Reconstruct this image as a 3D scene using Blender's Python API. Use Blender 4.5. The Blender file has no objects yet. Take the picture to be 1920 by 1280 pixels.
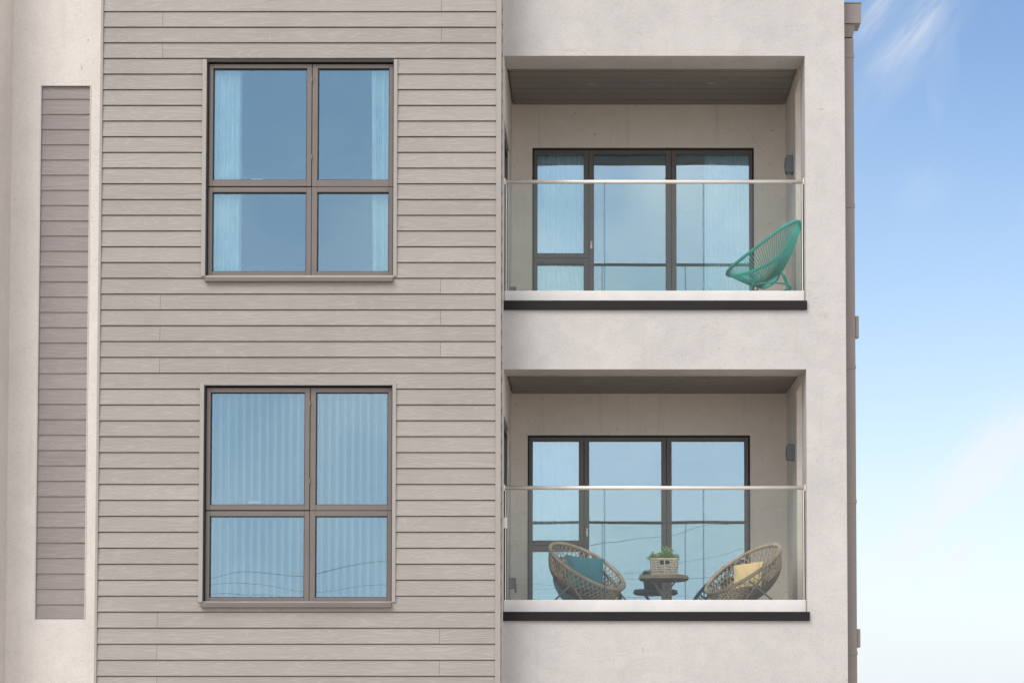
import bpy, math, random
from mathutils import Vector, Matrix
random.seed(11)
C = bpy.context.scene.collection
S = bpy.context.scene
R = math.radians

# ------------------------------------------------------------ camera
FPX = 3700.0; PX, PY = 1105.0, 1161.0; TILT = 0.043; CY, CZ = -18.5, 1.6
cam = bpy.data.objects.new('camera', bpy.data.cameras.new('camera')); C.objects.link(cam)
cam.location = (0, CY, CZ); cam.rotation_euler = (math.pi/2 + TILT, 0, 0)
cam.data.sensor_width = 36; cam.data.lens = FPX/1920*36
cam.data.shift_x = -(PX-960)/1920; cam.data.shift_y = (PY-640)/1920
cam.data.clip_end = 5000; cam.data.clip_start = 0.1
S.camera = cam
S.render.resolution_x = 1024; S.render.resolution_y = 682

# ------------------------------------------------------------ world, sun, exposure
SUN_EL, SUN_AZ = R(47), R(215)      # azimuth clockwise from +Y: behind the viewer, slightly to the left
w = bpy.data.worlds.new("World"); S.world = w; w.use_nodes = True
wt = w.node_tree; wt.nodes.clear()
def wn(t, **k):
    n = wt.nodes.new(t)
    for a, v in k.items(): setattr(n, a, v)
    return n
def wl(a, b): wt.links.new(a, b)
def wmath(op, a, b=None, c=None, clamp=False):
    n = wn('ShaderNodeMath', operation=op); n.use_clamp = clamp
    for i, v in enumerate((a, b, c)):
        if v is None: continue
        if isinstance(v, (int, float)): n.inputs[i].default_value = v
        else: wl(v, n.inputs[i])
    return n.outputs[0]
def wmix(f, a, b):
    n = wn('ShaderNodeMix', data_type='RGBA')
    if isinstance(f, (int, float)): n.inputs[0].default_value = f
    else: wl(f, n.inputs[0])
    for i, v in ((6, a), (7, b)):
        if isinstance(v, tuple): n.inputs[i].default_value = v
        else: wl(v, n.inputs[i])
    return n.outputs[2]
sky = wn('ShaderNodeTexSky', sky_type='NISHITA'); sky.sun_disc = False
sky.sun_elevation = SUN_EL; sky.sun_rotation = SUN_AZ
sky.air_density = 1.0; sky.dust_density = 0.6; sky.ozone_density = 2.2; sky.altitude = 0
tc = wn('ShaderNodeTexCoord'); sep = wn('ShaderNodeSeparateXYZ'); wl(tc.outputs['Generated'], sep.inputs[0])
Z = sep.outputs[2]; YD = sep.outputs[1]
# streaky high cloud
mp = wn('ShaderNodeMapping'); wl(tc.outputs['Generated'], mp.inputs[0])
mp.inputs['Rotation'].default_value = (0, R(38), 0); mp.inputs['Scale'].default_value = (14, 5, 5)
n1 = wn('ShaderNodeTexNoise'); wl(mp.outputs[0], n1.inputs[0])
n1.inputs['Scale'].default_value = 1.15; n1.inputs['Detail'].default_value = 7; n1.inputs['Roughness'].default_value = 0.55; n1.inputs['Distortion'].default_value = 0.9
streak = wmath('MULTIPLY', wmath('SUBTRACT', n1.outputs[0], 0.53, clamp=True), 3.6, clamp=True)
n2 = wn('ShaderNodeTexNoise'); wl(tc.outputs['Generated'], n2.inputs[0])
n2.inputs['Scale'].default_value = 3.2; n2.inputs['Detail'].default_value = 6; n2.inputs['Roughness'].default_value = 0.5
soft = wmath('MULTIPLY', wmath('SUBTRACT', n2.outputs[0], 0.42, clamp=True), 2.6, clamp=True)
low = wmath('SUBTRACT', 1.0, wmath('DIVIDE', Z, 0.34), clamp=True)           # pale air near the horizon
low = wmath('POWER', low, 1.9)
high = wmath('MULTIPLY', wmath('SUBTRACT', Z, 0.34), 2.6, clamp=True)      # white cloud above the view, added to neutralise the blue skylight
high = wmath('MULTIPLY', high, 0.80)
back = wmath('LESS_THAN', YD, 0.0)
cover = wmath('MAXIMUM', wmath('MULTIPLY', streak, 0.18), high)
STR = 0.115
skyc = wn('ShaderNodeHueSaturation'); skyc.inputs['Saturation'].default_value = 1.04; skyc.inputs['Value'].default_value = 1.53
wl(sky.outputs[0], skyc.inputs['Color'])
col = wmix(wmath('MULTIPLY', low, 0.97), skyc.outputs[0], (7.9, 8.45, 9.1, 1))
XD = sep.outputs[0]
gp = wmath('DIVIDE', XD, wmath('MAXIMUM', YD, 0.05)); gq = wmath('DIVIDE', Z, wmath('MAXIMUM', YD, 0.05))
def wisp(p, q, ang, sa, sc):          # soft elongated cirrus patch at a bearing in the sky
    dp, dq = wmath('SUBTRACT', gp, p), wmath('SUBTRACT', gq, q); ca, sn = math.cos(ang), math.sin(ang)
    al = wmath('DIVIDE', wmath('ADD', wmath('MULTIPLY', dp, ca), wmath('MULTIPLY', dq, sn)), sa)
    ac = wmath('DIVIDE', wmath('SUBTRACT', wmath('MULTIPLY', dq, ca), wmath('MULTIPLY', dp, sn)), sc)
    d2 = wmath('ADD', wmath('MULTIPLY', al, al), wmath('MULTIPLY', ac, ac))
    return wmath('POWER', 2.718, wmath('MULTIPLY', d2, -1.0))
wsum = wmath('ADD', wisp(.170, .347, R(52), .038, .011), wisp(.147, .354, R(55), .018, .006))
wsum = wmath('ADD', wsum, wmath('MULTIPLY', wisp(.212, .128, R(38), .05, .016), 1.9))
wsum = wmath('ADD', wsum, wmath('MULTIPLY', wisp(.165, .085, R(25), .05, .016), .45))
wsum = wmath('ADD', wsum, wmath('MULTIPLY', wisp(.178, .073, R(10), .016, .009), 1.7))
wsum = wmath('ADD', wsum, wmath('MULTIPLY', wisp(.172, .262, R(40), .012, .010), .35))
cw = wn('ShaderNodeCombineXYZ'); wl(gp, cw.inputs[0]); wl(gq, cw.inputs[1])
mw = wn('ShaderNodeMapping'); wl(cw.outputs[0], mw.inputs[0]); mw.vector_type = 'TEXTURE'; mw.inputs['Rotation'].default_value = (0, 0, R(52)); mw.inputs['Scale'].default_value = (1/16, 1/80, 1)
nw = wn('ShaderNodeTexNoise'); wl(mw.outputs[0], nw.inputs[0]); nw.inputs['Scale'].default_value = 1.0; nw.inputs['Detail'].default_value = 8; nw.inputs['Roughness'].default_value = 0.62; nw.inputs['Distortion'].default_value = 0.6
wf = wmath('MULTIPLY', wsum, wmath('MULTIPLY', wmath('SUBTRACT', nw.outputs[0], 0.30, clamp=True), 2.6, clamp=True), clamp=True)
col = wmix(wmath('MULTIPLY', wf, 0.55), col, (8.6, 8.55, 8.6, 1))
col = wmix(wmath('MULTIPLY', soft, 0.14), col, (7.6, 7.9, 8.3, 1))
col = wmix(cover, col, (9.0, 8.75, 8.5, 1))
# unseen sky behind the viewer: broken overcast, brightened to lift facade and reflections
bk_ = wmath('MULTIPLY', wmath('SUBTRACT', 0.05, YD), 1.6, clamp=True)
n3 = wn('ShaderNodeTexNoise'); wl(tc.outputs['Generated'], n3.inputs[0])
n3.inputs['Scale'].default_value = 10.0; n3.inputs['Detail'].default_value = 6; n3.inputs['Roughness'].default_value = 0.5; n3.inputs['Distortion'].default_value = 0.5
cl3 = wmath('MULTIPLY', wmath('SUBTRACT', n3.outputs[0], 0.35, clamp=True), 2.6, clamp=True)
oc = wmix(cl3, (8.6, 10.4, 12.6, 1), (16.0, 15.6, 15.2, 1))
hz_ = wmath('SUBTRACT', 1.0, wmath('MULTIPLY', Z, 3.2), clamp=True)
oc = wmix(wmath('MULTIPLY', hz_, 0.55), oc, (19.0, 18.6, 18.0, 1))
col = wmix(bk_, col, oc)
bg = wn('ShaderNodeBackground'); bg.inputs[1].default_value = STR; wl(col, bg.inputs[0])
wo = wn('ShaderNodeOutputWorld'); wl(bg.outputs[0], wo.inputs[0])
sd = bpy.data.lights.new('sun', 'SUN'); sd.energy = 2.6; sd.angle = R(35); sd.color = (1.0, 0.945, 0.88)
so = bpy.data.objects.new('sun', sd); C.objects.link(so)
sdir = Vector((math.sin(SUN_AZ)*math.cos(SUN_EL), math.cos(SUN_AZ)*math.cos(SUN_EL), math.sin(SUN_EL)))
so.rotation_euler = (-sdir).to_track_quat('-Z', 'Y').to_euler(); so.location = sdir*60
S.view_settings.view_transform = 'Standard'; S.view_settings.look = 'None'
S.view_settings.exposure = -0.08; S.view_settings.gamma = 1.0; S.view_settings.use_curve_mapping = False
S.cycles.max_bounces = 12; S.cycles.transparent_max_bounces = 24; S.cycles.glossy_bounces = 6
S.cycles.sample_clamp_indirect = 6

# ------------------------------------------------------------ measured survey of the facade -> metres
ct, st = math.cos(TILT), math.sin(TILT)
def X(u, v, Y):
    a = (u-PX)/FPX; b = -(v-PY)/FPX
    return a*(Y-CY)/(ct - b*st)
def H(v, Y):
    b = -(v-PY)/FPX
    s = (Y-CY)/(ct - b*st)
    return CZ + s*(st + b*ct)

# ------------------------------------------------------------ object helpers
def tag(o, label=None, cat=None, group=None, kind=None):
    if label: o['label'] = label
    if cat: o['category'] = cat
    if group: o['group'] = group
    if kind: o['kind'] = kind
    return o
def empty(name, loc=(0, 0, 0), label=None, cat=None, group=None):
    o = bpy.data.objects.new(name, None); C.objects.link(o); o.location = loc
    o.empty_display_size = 0.1
    return tag(o, label, cat, group)
class MB:
    def __init__(s): s.v = []; s.f = []; s.r = []; s.cur = 0.0; s.sm = []
    def face(s, idx, smooth=False): s.f.append(idx); s.r.append(s.cur); s.sm.append(smooth)
    def box(s, x0, x1, y0, y1, z0, z1):
        b = len(s.v)
        s.v += [(x, y, z) for z in (z0, z1) for y in (y0, y1) for x in (x0, x1)]
        for q in ((0, 2, 3, 1), (4, 5, 7, 6), (0, 1, 5, 4), (1, 3, 7, 5), (3, 2, 6, 7), (2, 0, 4, 6)):
            s.face([b+i for i in q])
        return s
    def hexa(s, pts):      # 8 points ordered like box
        b = len(s.v); s.v += [tuple(p) for p in pts]
        for q in ((0, 2, 3, 1), (4, 5, 7, 6), (0, 1, 5, 4), (1, 3, 7, 5), (3, 2, 6, 7), (2, 0, 4, 6)):
            s.face([b+i for i in q])
    def tube(s, pts, r, n=8, closed=False, rz=None):
        pts = [Vector(p) for p in pts]; m = len(pts); b = len(s.v); prev = None
        rs = r if isinstance(r, (list, tuple)) else [r]*m
        for i, p in enumerate(pts):
            if closed: t = (pts[(i+1) % m]-pts[i-1])
            else: t = pts[min(i+1, m-1)]-pts[max(i-1, 0)]
            t.normalize()
            if prev is None:
                a = Vector((0, 0, 1)) if abs(t.z) < 0.9 else Vector((1, 0, 0))
                nrm = t.cross(a).normalized()
            else:
                nrm = (prev - t*prev.dot(t)).normalized()
            prev = nrm; bi = t.cross(nrm)
            for k in range(n):
                an = 2*math.pi*k/n
                s.v.append(tuple(p + (nrm*math.cos(an)+bi*math.sin(an))*rs[i]))
        for i in range(m if closed else m-1):
            j = (i+1) % m
            for k in range(n):
                s.face([b+i*n+k, b+i*n+(k+1) % n, b+j*n+(k+1) % n, b+j*n+k], True)
        if not closed:
            s.face([b+k for k in range(n)][::-1]); s.face([b+(m-1)*n+k for k in range(n)])
        return s
    def lathe(s, prof, n=32, c=(0, 0, 0), sx=1, sy=1):
        b = len(s.v); m = len(prof)
        for r, z in prof:
            for k in range(n):
                a = 2*math.pi*k/n; s.v.append((c[0]+r*math.cos(a)*sx, c[1]+r*math.sin(a)*sy, c[2]+z))
        for i in range(m-1):
            for k in range(n):
                s.face([b+i*n+k, b+i*n+(k+1) % n, b+(i+1)*n+(k+1) % n, b+(i+1)*n+k], True)
        s.face([b+k for k in range(n)][::-1]); s.face([b+(m-1)*n+k for k in range(n)])
        return s
    def quad(s, a, b_, c, d):
        b = len(s.v); s.v += [tuple(a), tuple(b_), tuple(c), tuple(d)]; s.face([b, b+1, b+2, b+3])
    def grid(s, fn, nu, nv, smooth=True):
        b = len(s.v)
        for j in range(nv+1):
            for i in range(nu+1): s.v.append(tuple(fn(i/nu, j/nv)))
        for j in range(nv):
            for i in range(nu):
                a = b+j*(nu+1)+i; s.face([a, a+1, a+nu+2, a+nu+1], smooth)
    def build(s, name, mat, parent=None, bevel=0, xf=None, solid=0):
        me = bpy.data.meshes.new(name)
        vs = s.v if xf is None else [tuple(xf @ Vector(p)) for p in s.v]
        me.from_pydata(vs, [], s.f); me.update()
        me.polygons.foreach_set('use_smooth', s.sm)
        at = me.attributes.new('rnd', 'FLOAT', 'FACE'); at.data.foreach_set('value', s.r)
        me.materials.append(mat)
        o = bpy.data.objects.new(name, me); C.objects.link(o)
        if parent is not None:
            o.parent = parent
            if parent.matrix_parent_inverse is not None: pass
        if bevel:
            m = o.modifiers.new('bevel', 'BEVEL'); m.width = bevel; m.segments = 2; m.limit_method = 'ANGLE'
            m.harden_normals = False
        if solid:
            m = o.modifiers.new('solid', 'SOLIDIFY'); m.thickness = solid
        return o

# ------------------------------------------------------------ materials
class NT:
    def __init__(s, name):
        s.m = bpy.data.materials.new(name); s.m.use_nodes = True; s.t = s.m.node_tree; s.t.nodes.clear()
        s.out = s.n('ShaderNodeOutputMaterial')
    def n(s, t, **k):
        n = s.t.nodes.new(t)
        for a, v in k.items(): setattr(n, a, v)
        return n
    def l(s, a, b): s.t.links.new(a, b)
    def inp(s, node, key, v):
        if isinstance(v, (int, float, tuple)): node.inputs[key].default_value = v
        else: s.l(v, node.inputs[key])
    def math(s, op, a, b=None, clamp=False):
        n = s.n('ShaderNodeMath', operation=op); n.use_clamp = clamp; s.inp(n, 0, a)
        if b is not None: s.inp(n, 1, b)
        return n.outputs[0]
    def coord(s, scale=(1, 1, 1), loc=None):
        c = s.n('ShaderNodeTexCoord'); m = s.n('ShaderNodeMapping'); s.l(c.outputs['Object'], m.inputs[0])
        m.inputs['Scale'].default_value = scale
        if loc is not None: s.l(loc, m.inputs['Location'])
        return m.outputs[0]
    def noise(s, vec, scale, detail=4, rough=0.5, dist=0):
        n = s.n('ShaderNodeTexNoise'); s.l(vec, n.inputs[0]); n.inputs['Scale'].default_value = scale
        n.inputs['Detail'].default_value = detail; n.inputs['Roughness'].default_value = rough; n.inputs['Distortion'].default_value = dist
        return n.outputs[0]
    def ramp(s, f, a, b, ca, cb):
        n = s.n('ShaderNodeMapRange'); n.clamp = True
        s.inp(n, 0, f); n.inputs[1].default_value = a; n.inputs[2].default_value = b
        n.inputs[3].default_value = ca; n.inputs[4].default_value = cb
        return n.outputs[0]
    def mix(s, f, a, b, bt='MIX'):
        n = s.n('ShaderNodeMix', data_type='RGBA', blend_type=bt); s.inp(n, 0, f)
        for i, v in ((6, a), (7, b)):
            if isinstance(v, tuple): n.inputs[i].default_value = (*v[:3], 1)
            else: s.l(v, n.inputs[i])
        return n.outputs[2]
    def val(s, base, f):       # base colour times scalar
        h = s.n('ShaderNodeHueSaturation')
        if isinstance(base, tuple): h.inputs['Color'].default_value = (*base, 1)
        else: s.l(base, h.inputs['Color'])
        s.inp(h, 'Value', f); return h.outputs[0]
    def bsdf(s, col, rough=0.6, bump=None, dist=0.002, strength=1.0, **k):
        p = s.n('ShaderNodeBsdfPrincipled')
        if isinstance(col, tuple): p.inputs['Base Color'].default_value = (*col[:3], 1)
        else: s.l(col, p.inputs['Base Color'])
        s.inp(p, 'Roughness', rough)
        for a, v in k.items(): s.inp(p, a.replace('_', ' '), v)
        if bump is not None:
            b = s.n('ShaderNodeBump'); s.l(bump, b.inputs['Height']); b.inputs['Distance'].default_value = dist; b.inputs['Strength'].default_value = strength
            s.l(b.outputs[0], p.inputs['Normal'])
        s.l(p.outputs[0], s.out.inputs[0]); return p

def marks(t, c, mk):
    # small local stains: (x, z, half width, half height, raggedness, colour)
    for (mx_, mz_, rx, rz, fr, colr) in mk:
        tc_ = t.n('ShaderNodeTexCoord'); sp_ = t.n('ShaderNodeSeparateXYZ'); t.l(tc_.outputs['Object'], sp_.inputs[0])
        a = t.math('DIVIDE', t.math('SUBTRACT', sp_.outputs[0], mx_), rx); b = t.math('DIVIDE', t.math('SUBTRACT', sp_.outputs[2], mz_), rz)
        d = t.math('ADD', t.math('MULTIPLY', a, a), t.math('MULTIPLY', b, b))
        nn = t.noise(tc_.outputs['Object'], fr, 4, .7)
        c = t.mix(t.ramp(t.math('ADD', d, t.math('MULTIPLY', nn, 3.2)), 1.3, 2.1, .75, 0), c, colr)
    return c
def stucco_mat(name, base, blotch=0.10, stain=(0.30, 0.27, 0.24), mk=()):
    t = NT(name); v = t.coord()
    big = t.noise(v, 0.9, 5, 0.6); mid = t.noise(v, 5, 6, 0.62, 0.4); fine = t.noise(v, 60, 3, 0.65); trow = t.noise(v, 11, 7, 0.7, 1.6)
    f = t.math('ADD', t.ramp(big, .3, .7, 1-blotch, 1+blotch*.4), t.ramp(mid, .35, .65, -blotch*.45, blotch*.45))
    f = t.math('ADD', f, t.ramp(fine, .3, .7, -0.07, 0.06))
    f = t.math('ADD', f, t.ramp(trow, .30, .42, -0.09, 0))
    c = t.val(base, f)
    # vertical rain streaks and little pits
    vs = t.coord((7, 7, 0.45)); sk = t.noise(vs, 1.6, 5, 0.6)
    c = t.mix(t.ramp(sk, .58, .78, 0, .22), c, stain)
    sp = t.noise(v, 16, 2, 0.5); c = t.mix(t.ramp(sp, .70, .76, 0, .40), c, stain)
    c = marks(t, c, mk)
    hgt = t.math('ADD', t.math('MULTIPLY', mid, 1.4), t.math('ADD', t.math('MULTIPLY', fine, 0.5), trow))
    t.bsdf(c, 0.92, hgt, 0.007, 0.6); return t.m

def board_mat(name, base, mk=()):
    t = NT(name)
    at = t.n('ShaderNodeAttribute', attribute_name='rnd')
    cb = t.n('ShaderNodeCombineXYZ'); t.l(t.math('MULTIPLY', at.outputs['Fac'], 173.0), cb.inputs[0]); t.l(t.math('MULTIPLY', at.outputs['Fac'], 71.0), cb.inputs[2])
    v = t.coord((1.3, 1.3, 12.0), cb.outputs[0])
    nz = t.noise(v, 0.9, 1.6, 0.4, 0.30)
    con = t.math('SINE', t.math('MULTIPLY', nz, 74.0))
    line = t.ramp(con, .35, 1.0, 0, 1)
    v2 = t.coord((4, 4, 120), cb.outputs[0]); fib = t.noise(v2, 1.0, 3, 0.6)
    v3 = t.coord(); wear = t.noise(v3, 1.1, 5, 0.6); dust = t.noise(v3, 9, 4, 0.6)
    f = t.math('ADD', t.ramp(at.outputs['Fac'], 0, 1, .94, 1.045), t.math('MULTIPLY', line, 0.085))
    f = t.math('ADD', f, t.ramp(fib, .3, .7, -.05, .05))
    f = t.math('ADD', f, t.ramp(wear, .3, .7, -.055, .045))
    f = t.math('ADD', f, t.ramp(dust, .3, .7, -.02, .02))
    c = t.val(base, f)
    spk = t.noise(v3, 31, 1, 0.4); c = t.mix(t.ramp(spk, .80, .83, 0, .35), c, (0.50, 0.48, 0.45)); c = marks(t, c, mk)
    hgt = t.math('ADD', line, t.math('MULTIPLY', fib, 0.6))
    t.bsdf(c, 0.78, hgt, 0.002, 0.6); return t.m

def metal_mat(name, base, rough=0.45, metallic=0.0, var=0.06, spec=0.5):
    t = NT(name); v = t.coord(); a = t.noise(v, 3.5, 5, 0.6); b = t.noise(v, 60, 2, 0.5)
    f = t.math('ADD', t.ramp(a, .3, .7, 1-var, 1+var), t.ramp(b, .3, .7, -var*.5, var*.5))
    t.bsdf(t.val(base, f), t.ramp(a, .3, .7, rough-.06, rough+.08), b, 0.0004, 0.3, Metallic=metallic, Specular_IOR_Level=spec)
    return t.m

def glass_mat(name, tint, refl, rough=0.0, gcol=(1, 1, 1), wave=0.0):
    t = NT(name)
    tr = t.n('ShaderNodeBsdfTransparent'); tr.inputs[0].default_value = (*tint, 1)
    gl = t.n('ShaderNodeBsdfGlossy'); gl.inputs['Color'].default_value = (*gcol, 1); gl.inputs['Roughness'].default_value = rough
    if wave:
        v = t.coord((1, 1, 1)); nz = t.noise(v, 1.3, 1, 0.3)
        b = t.n('ShaderNodeBump'); t.l(nz, b.inputs['Height']); b.inputs['Distance'].default_value = wave; b.inputs['Strength'].default_value = 1
        t.l(b.outputs[0], gl.inputs['Normal'])
    lw = t.n('ShaderNodeLayerWeight'); lw.inputs[0].default_value = 0.35
    f = t.ramp(lw.outputs['Fresnel'], 0.034, 1.0, refl, 1.0)
    mx = t.n('ShaderNodeMixShader'); t.l(f, mx.inputs[0]); t.l(tr.outputs[0], mx.inputs[1]); t.l(gl.outputs[0], mx.inputs[2])
    t.l(mx.outputs[0], t.out.inputs[0]); return t.m

def cloth_mat(name, base, transl=0.0, weave=220, rough=0.9, bumpd=0.0008):
    t = NT(name); v = t.coord(); a = t.noise(v, 3, 4, 0.6); b = t.noise(v, weave, 2, 0.5)
    f = t.math('ADD', t.ramp(a, .3, .7, .94, 1.05), t.ramp(b, .3, .7, -.07, .07))
    c = t.val(base, f); p = t.bsdf(c, rough, b, bumpd, 0.5)
    if transl:
        tl = t.n('ShaderNodeBsdfTranslucent'); t.l(c, tl.inputs[0])
        mx = t.n('ShaderNodeMixShader'); mx.inputs[0].default_value = transl
        t.l(p.outputs[0], mx.inputs[1]); t.l(tl.outputs[0], mx.inputs[2]); t.l(mx.outputs[0], t.out.inputs[0])
    return t.m

M = dict(
    stucco=stucco_mat('grey_render', (0.50, 0.475, 0.460), 0.085, mk=[(X(1205, 1216, 0), H(1216, 0), .012, .05, 45, (0.38, 0.22, 0.12)), (X(1540, 205, 0), H(205, 0), .06, .02, 60, (0.30, 0.27, 0.25)), (X(1545, 590, 0), H(590, 0), .09, .05, 50, (0.36, 0.34, 0.33)), (X(1075, 95, 0), H(95, 0), .10, .02, 40, (0.36, 0.34, 0.33))]),
    stucco_in=stucco_mat('warm_render', (0.745, 0.675, 0.61), 0.05),
    pale=stucco_mat('pale_render', (0.70, 0.645, 0.605), 0.06, (0.50, 0.42, 0.34), mk=[(X(165, 76, .12), H(76, .12), .010, .045, 50, (0.33, 0.2, 0.12)), (X(153, 127, .12), H(127, .12), .009, .045, 50, (0.33, 0.2, 0.12)), (X(176, 118, .12), H(118, .12), .012, .02, 50, (0.4, 0.28, 0.2)), (X(28, 375, .12), H(375, .12), .02, .015, 50, (0.4, 0.3, 0.22))]),
    board=board_mat('taupe_boards', (0.303, 0.274, 0.250), [(X(507, 72, -.4), H(72, -.4), .022, .035, 40, (0.55, 0.40, 0.24)), (X(752, 428, -.4), H(428, -.4), .04, .05, 20, (0.26, 0.2, 0.19))]),
    board2=board_mat('mauve_boards', (0.305, 0.265, 0.257)),
    trim=metal_mat('taupe_trim', (0.315, 0.283, 0.257), 0.55),
    ltrim=metal_mat('pale_trim', (0.55, 0.515, 0.49), 0.5),
    frame=metal_mat('bronze_frame', (0.145, 0.120, 0.108), 0.42),
    dark=metal_mat('black_gasket', (0.02, 0.018, 0.018), 0.6),
    dframe=metal_mat('dark_frame', (0.10, 0.088, 0.082), 0.42),
    soffit=metal_mat('soffit_board', (0.28, 0.252, 0.232), 0.6),
    cap=metal_mat('charcoal_cap', (0.012, 0.010, 0.011), 0.6, spec=0.25),
    channel=metal_mat('cream_channel', (0.66, 0.625, 0.60), 0.5),
    steel=metal_mat('brushed_steel', (0.78, 0.72, 0.66), 0.42, 0.55),
    pipe=metal_mat('grey_pipe', (0.215, 0.18, 0.165), 0.5),
    lamp=metal_mat('lamp_grey', (0.16, 0.17, 0.18), 0.45),
    white=metal_mat('white_plastic', (0.8, 0.8, 0.78), 0.35),
    lens=metal_mat('downlight_lens', (0.45, 0.43, 0.42), 0.2),
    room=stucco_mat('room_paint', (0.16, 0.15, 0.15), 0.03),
    floor=stucco_mat('balcony_paving', (0.30, 0.28, 0.26), 0.1),
    wglass=glass_mat('coated_glass', (0.88, 1.0, 1.0), 0.165, 0.0, (0.60, 0.81, 1.0), 0.003),
    dglass=glass_mat('door_glass', (0.78, 0.94, 0.98), 0.245, 0.0, (0.69, 0.85, 1.0), 0.002),
    bglass=glass_mat('clear_glass', (0.955, 0.975, 0.950), 0.011),
    edge=metal_mat('glass_edge', (0.03, 0.09, 0.13), 0.2),
    curtain=cloth_mat('white_curtain', (0.93, 0.92, 0.89), 0.05, 7, .9, .0001),
    blind=cloth_mat('blind_fabric', (0.24, 0.28, 0.29), 0.15),
    cable=metal_mat('cable', (0.03, 0.03, 0.03), 0.7),
)

# ------------------------------------------------------------ ground
g = MB(); g.quad((-600, -1200, 0), (600, -1200, 0), (600, 900, 0), (-600, 900, 0))
tg = NT('paving'); vg = tg.coord(); gf = tg.ramp(tg.noise(vg, 0.6, 6, 0.6), .3, .7, .85, 1.1)
tg.bsdf(tg.val((0.52, 0.45, 0.375), gf), 0.9, tg.noise(vg, 40, 3, .6), 0.003, 0.5)
tag(g.build('ground', tg.m), kind='structure')

# ------------------------------------------------------------ the building
B = empty('apartment_building', (0, 0, 0), 'apartment block of taupe lap boards beside grey rendered balconies', 'building')
YC = -0.40            # cladding face
YF = 0.0              # render face
YL = 0.39             # inner face of lintel and pier
YR = 1.85             # balcony rear wall
YW = 0.12             # pale wall on the left
TOP = H(-330, 0)

xl_c, xr_c = X(192, 320, YC), X(930, 320, YC)      # cladding field
xo_l, xo_r = X(944.5, 500, 0), X(1511.5, 640, 0)       # balcony openings
xp_r = X(1585.5, 500, 0)                              # outer edge of pier

# window survey (x at the reference height 320)
WX = [X(u, 320, YC) for u in (379, 387, 398, 573, 583.5, 595, 728, 738, 745)]
WZ = [dict(o=(115, 519), up=(129, 337), lo=(361, 508.5), gap=348.5, sill=(518.5, 527)),
      dict(o=(722, 1128.5), up=(736, 945.5), lo=(968, 1119), gap=956, sill=(1128.5, 1138))]

# lap boards on the cladding: rows from the measured course lines
v0 = H(23.6, YC); v1 = H(1267.6, YC); pitch = (v0-v1)/42.0
rows = []
k = -9
while True:
    zt = v0 - k*pitch; zb = zt - pitch
    if zb < 0.15: break
    rows.append((zb, zt)); k += 1
LIP, INN = 0.013, 0.002
def lap(mb, x0, x1, zb, zt, yf, gap=0.0085):
    mb.cur = random.random()
    a, b = yf-LIP, yf-INN
    mb.hexa([(x0, a, zb+gap), (x1, a, zb+gap), (x0, yf+.01, zb+gap), (x1, yf+.01, zb+gap),
             (x0, b, zt), (x1, b, zt), (x0, yf+.01, zt), (x1, yf+.01, zt)])
cl = MB()
xs303, xs827 = X(303, 320, YC), X(827, 320, YC)
wins = [(H(w_['o'][0], YC), H(w_['sill'][0]-2, YC)) for w_ in WZ]
for i, (zb, zt) in enumerate(rows):
    zc = (zb+zt)/2
    inw = [w_ for w_ in wins if w_[1]+0.01 < zt-0.02 and zb < w_[0]-0.01]
    if inw:
        wt_, wb_ = inw[0]
        full = zb > wb_ - 0.03 and zt < wt_ + 0.03
        if full:
            lap(cl, xl_c, WX[0], zb, zt, YC); lap(cl, WX[8], xr_c, zb, zt, YC)
        elif zt > wt_:          # row cut by window head
            lap(cl, xl_c, WX[0], zb, zt, YC); lap(cl, WX[8], xr_c, zb, zt, YC)
            if zt-wt_ > 0.01: 
                f = (wt_-zb)/(zt-zb); cl.cur = random.random(); a = YC-LIP+(LIP-INN)*f; b = YC-INN
                cl.hexa([(WX[0], a, wt_), (WX[8], a, wt_), (WX[0], YC+.01, wt_), (WX[8], YC+.01, wt_),
                         (WX[0], b, zt), (WX[8], b, zt), (WX[0], YC+.01, zt), (WX[8], YC+.01, zt)])
        else:                   # row cut by sill
            lap(cl, xl_c, WX[0], zb, zt, YC); lap(cl, WX[8], xr_c, zb, zt, YC)
            cl.cur = random.random(); a = YC-LIP; b = YC-INN-.004
            cl.hexa([(WX[0], a, zb+.0085), (WX[8], a, zb+.0085), (WX[0], YC+.01, zb+.0085), (WX[8], YC+.01, zb+.0085),
                     (WX[0], b, wb_), (WX[8], b, wb_), (WX[0], YC+.01, wb_), (WX[8], YC+.01, wb_)])
    else:
        s = xs303 if i % 2 == 1 else xs827
        lap(cl, xl_c, s-.0012, zb, zt, YC); lap(cl, s+.0012, xr_c, zb, zt, YC)
# backing slab behind the boards, in pieces around the windows
bz = [0.0] + [v for w_ in reversed(wins) for v in (w_[1], w_[0])] + [TOP]
cl.build('cladding', M['board'], B)
# return of the cladding block (faces the balcony side)
rt = MB(); xrc = X(936.5, 320, YC)
for zb, zt in rows:
    rt.cur = random.random(); a, b = xrc+LIP, xrc+INN
    rt.hexa([(xrc-.01, YC+.035, zb+.0085), (a, YC+.035, zb+.0085), (xrc-.01, -.0, zb+.0085), (a, -.0, zb+.0085),
             (xrc-.01, YC+.035, zt), (b, YC+.035, zt), (xrc-.01, -.0, zt), (b, -.0, zt)])
rt.build('cladding_return', M['board'], B)
bk = MB()
bk.box(xl_c, WX[0], YC+.012, YC+.10, 0, TOP); bk.box(WX[8], xrc-.012, YC+.012, YC+.10, 0, TOP)
for i in range(0, len(bz)-1, 2): bk.box(WX[0], WX[8], YC+.012, YC+.10, bz[i], bz[i+1])
bk.box(xrc-.10, xrc-.012, YC+.10, YR, 0, TOP)
bk.build('backing_wall', M['dframe'], B)
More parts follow.
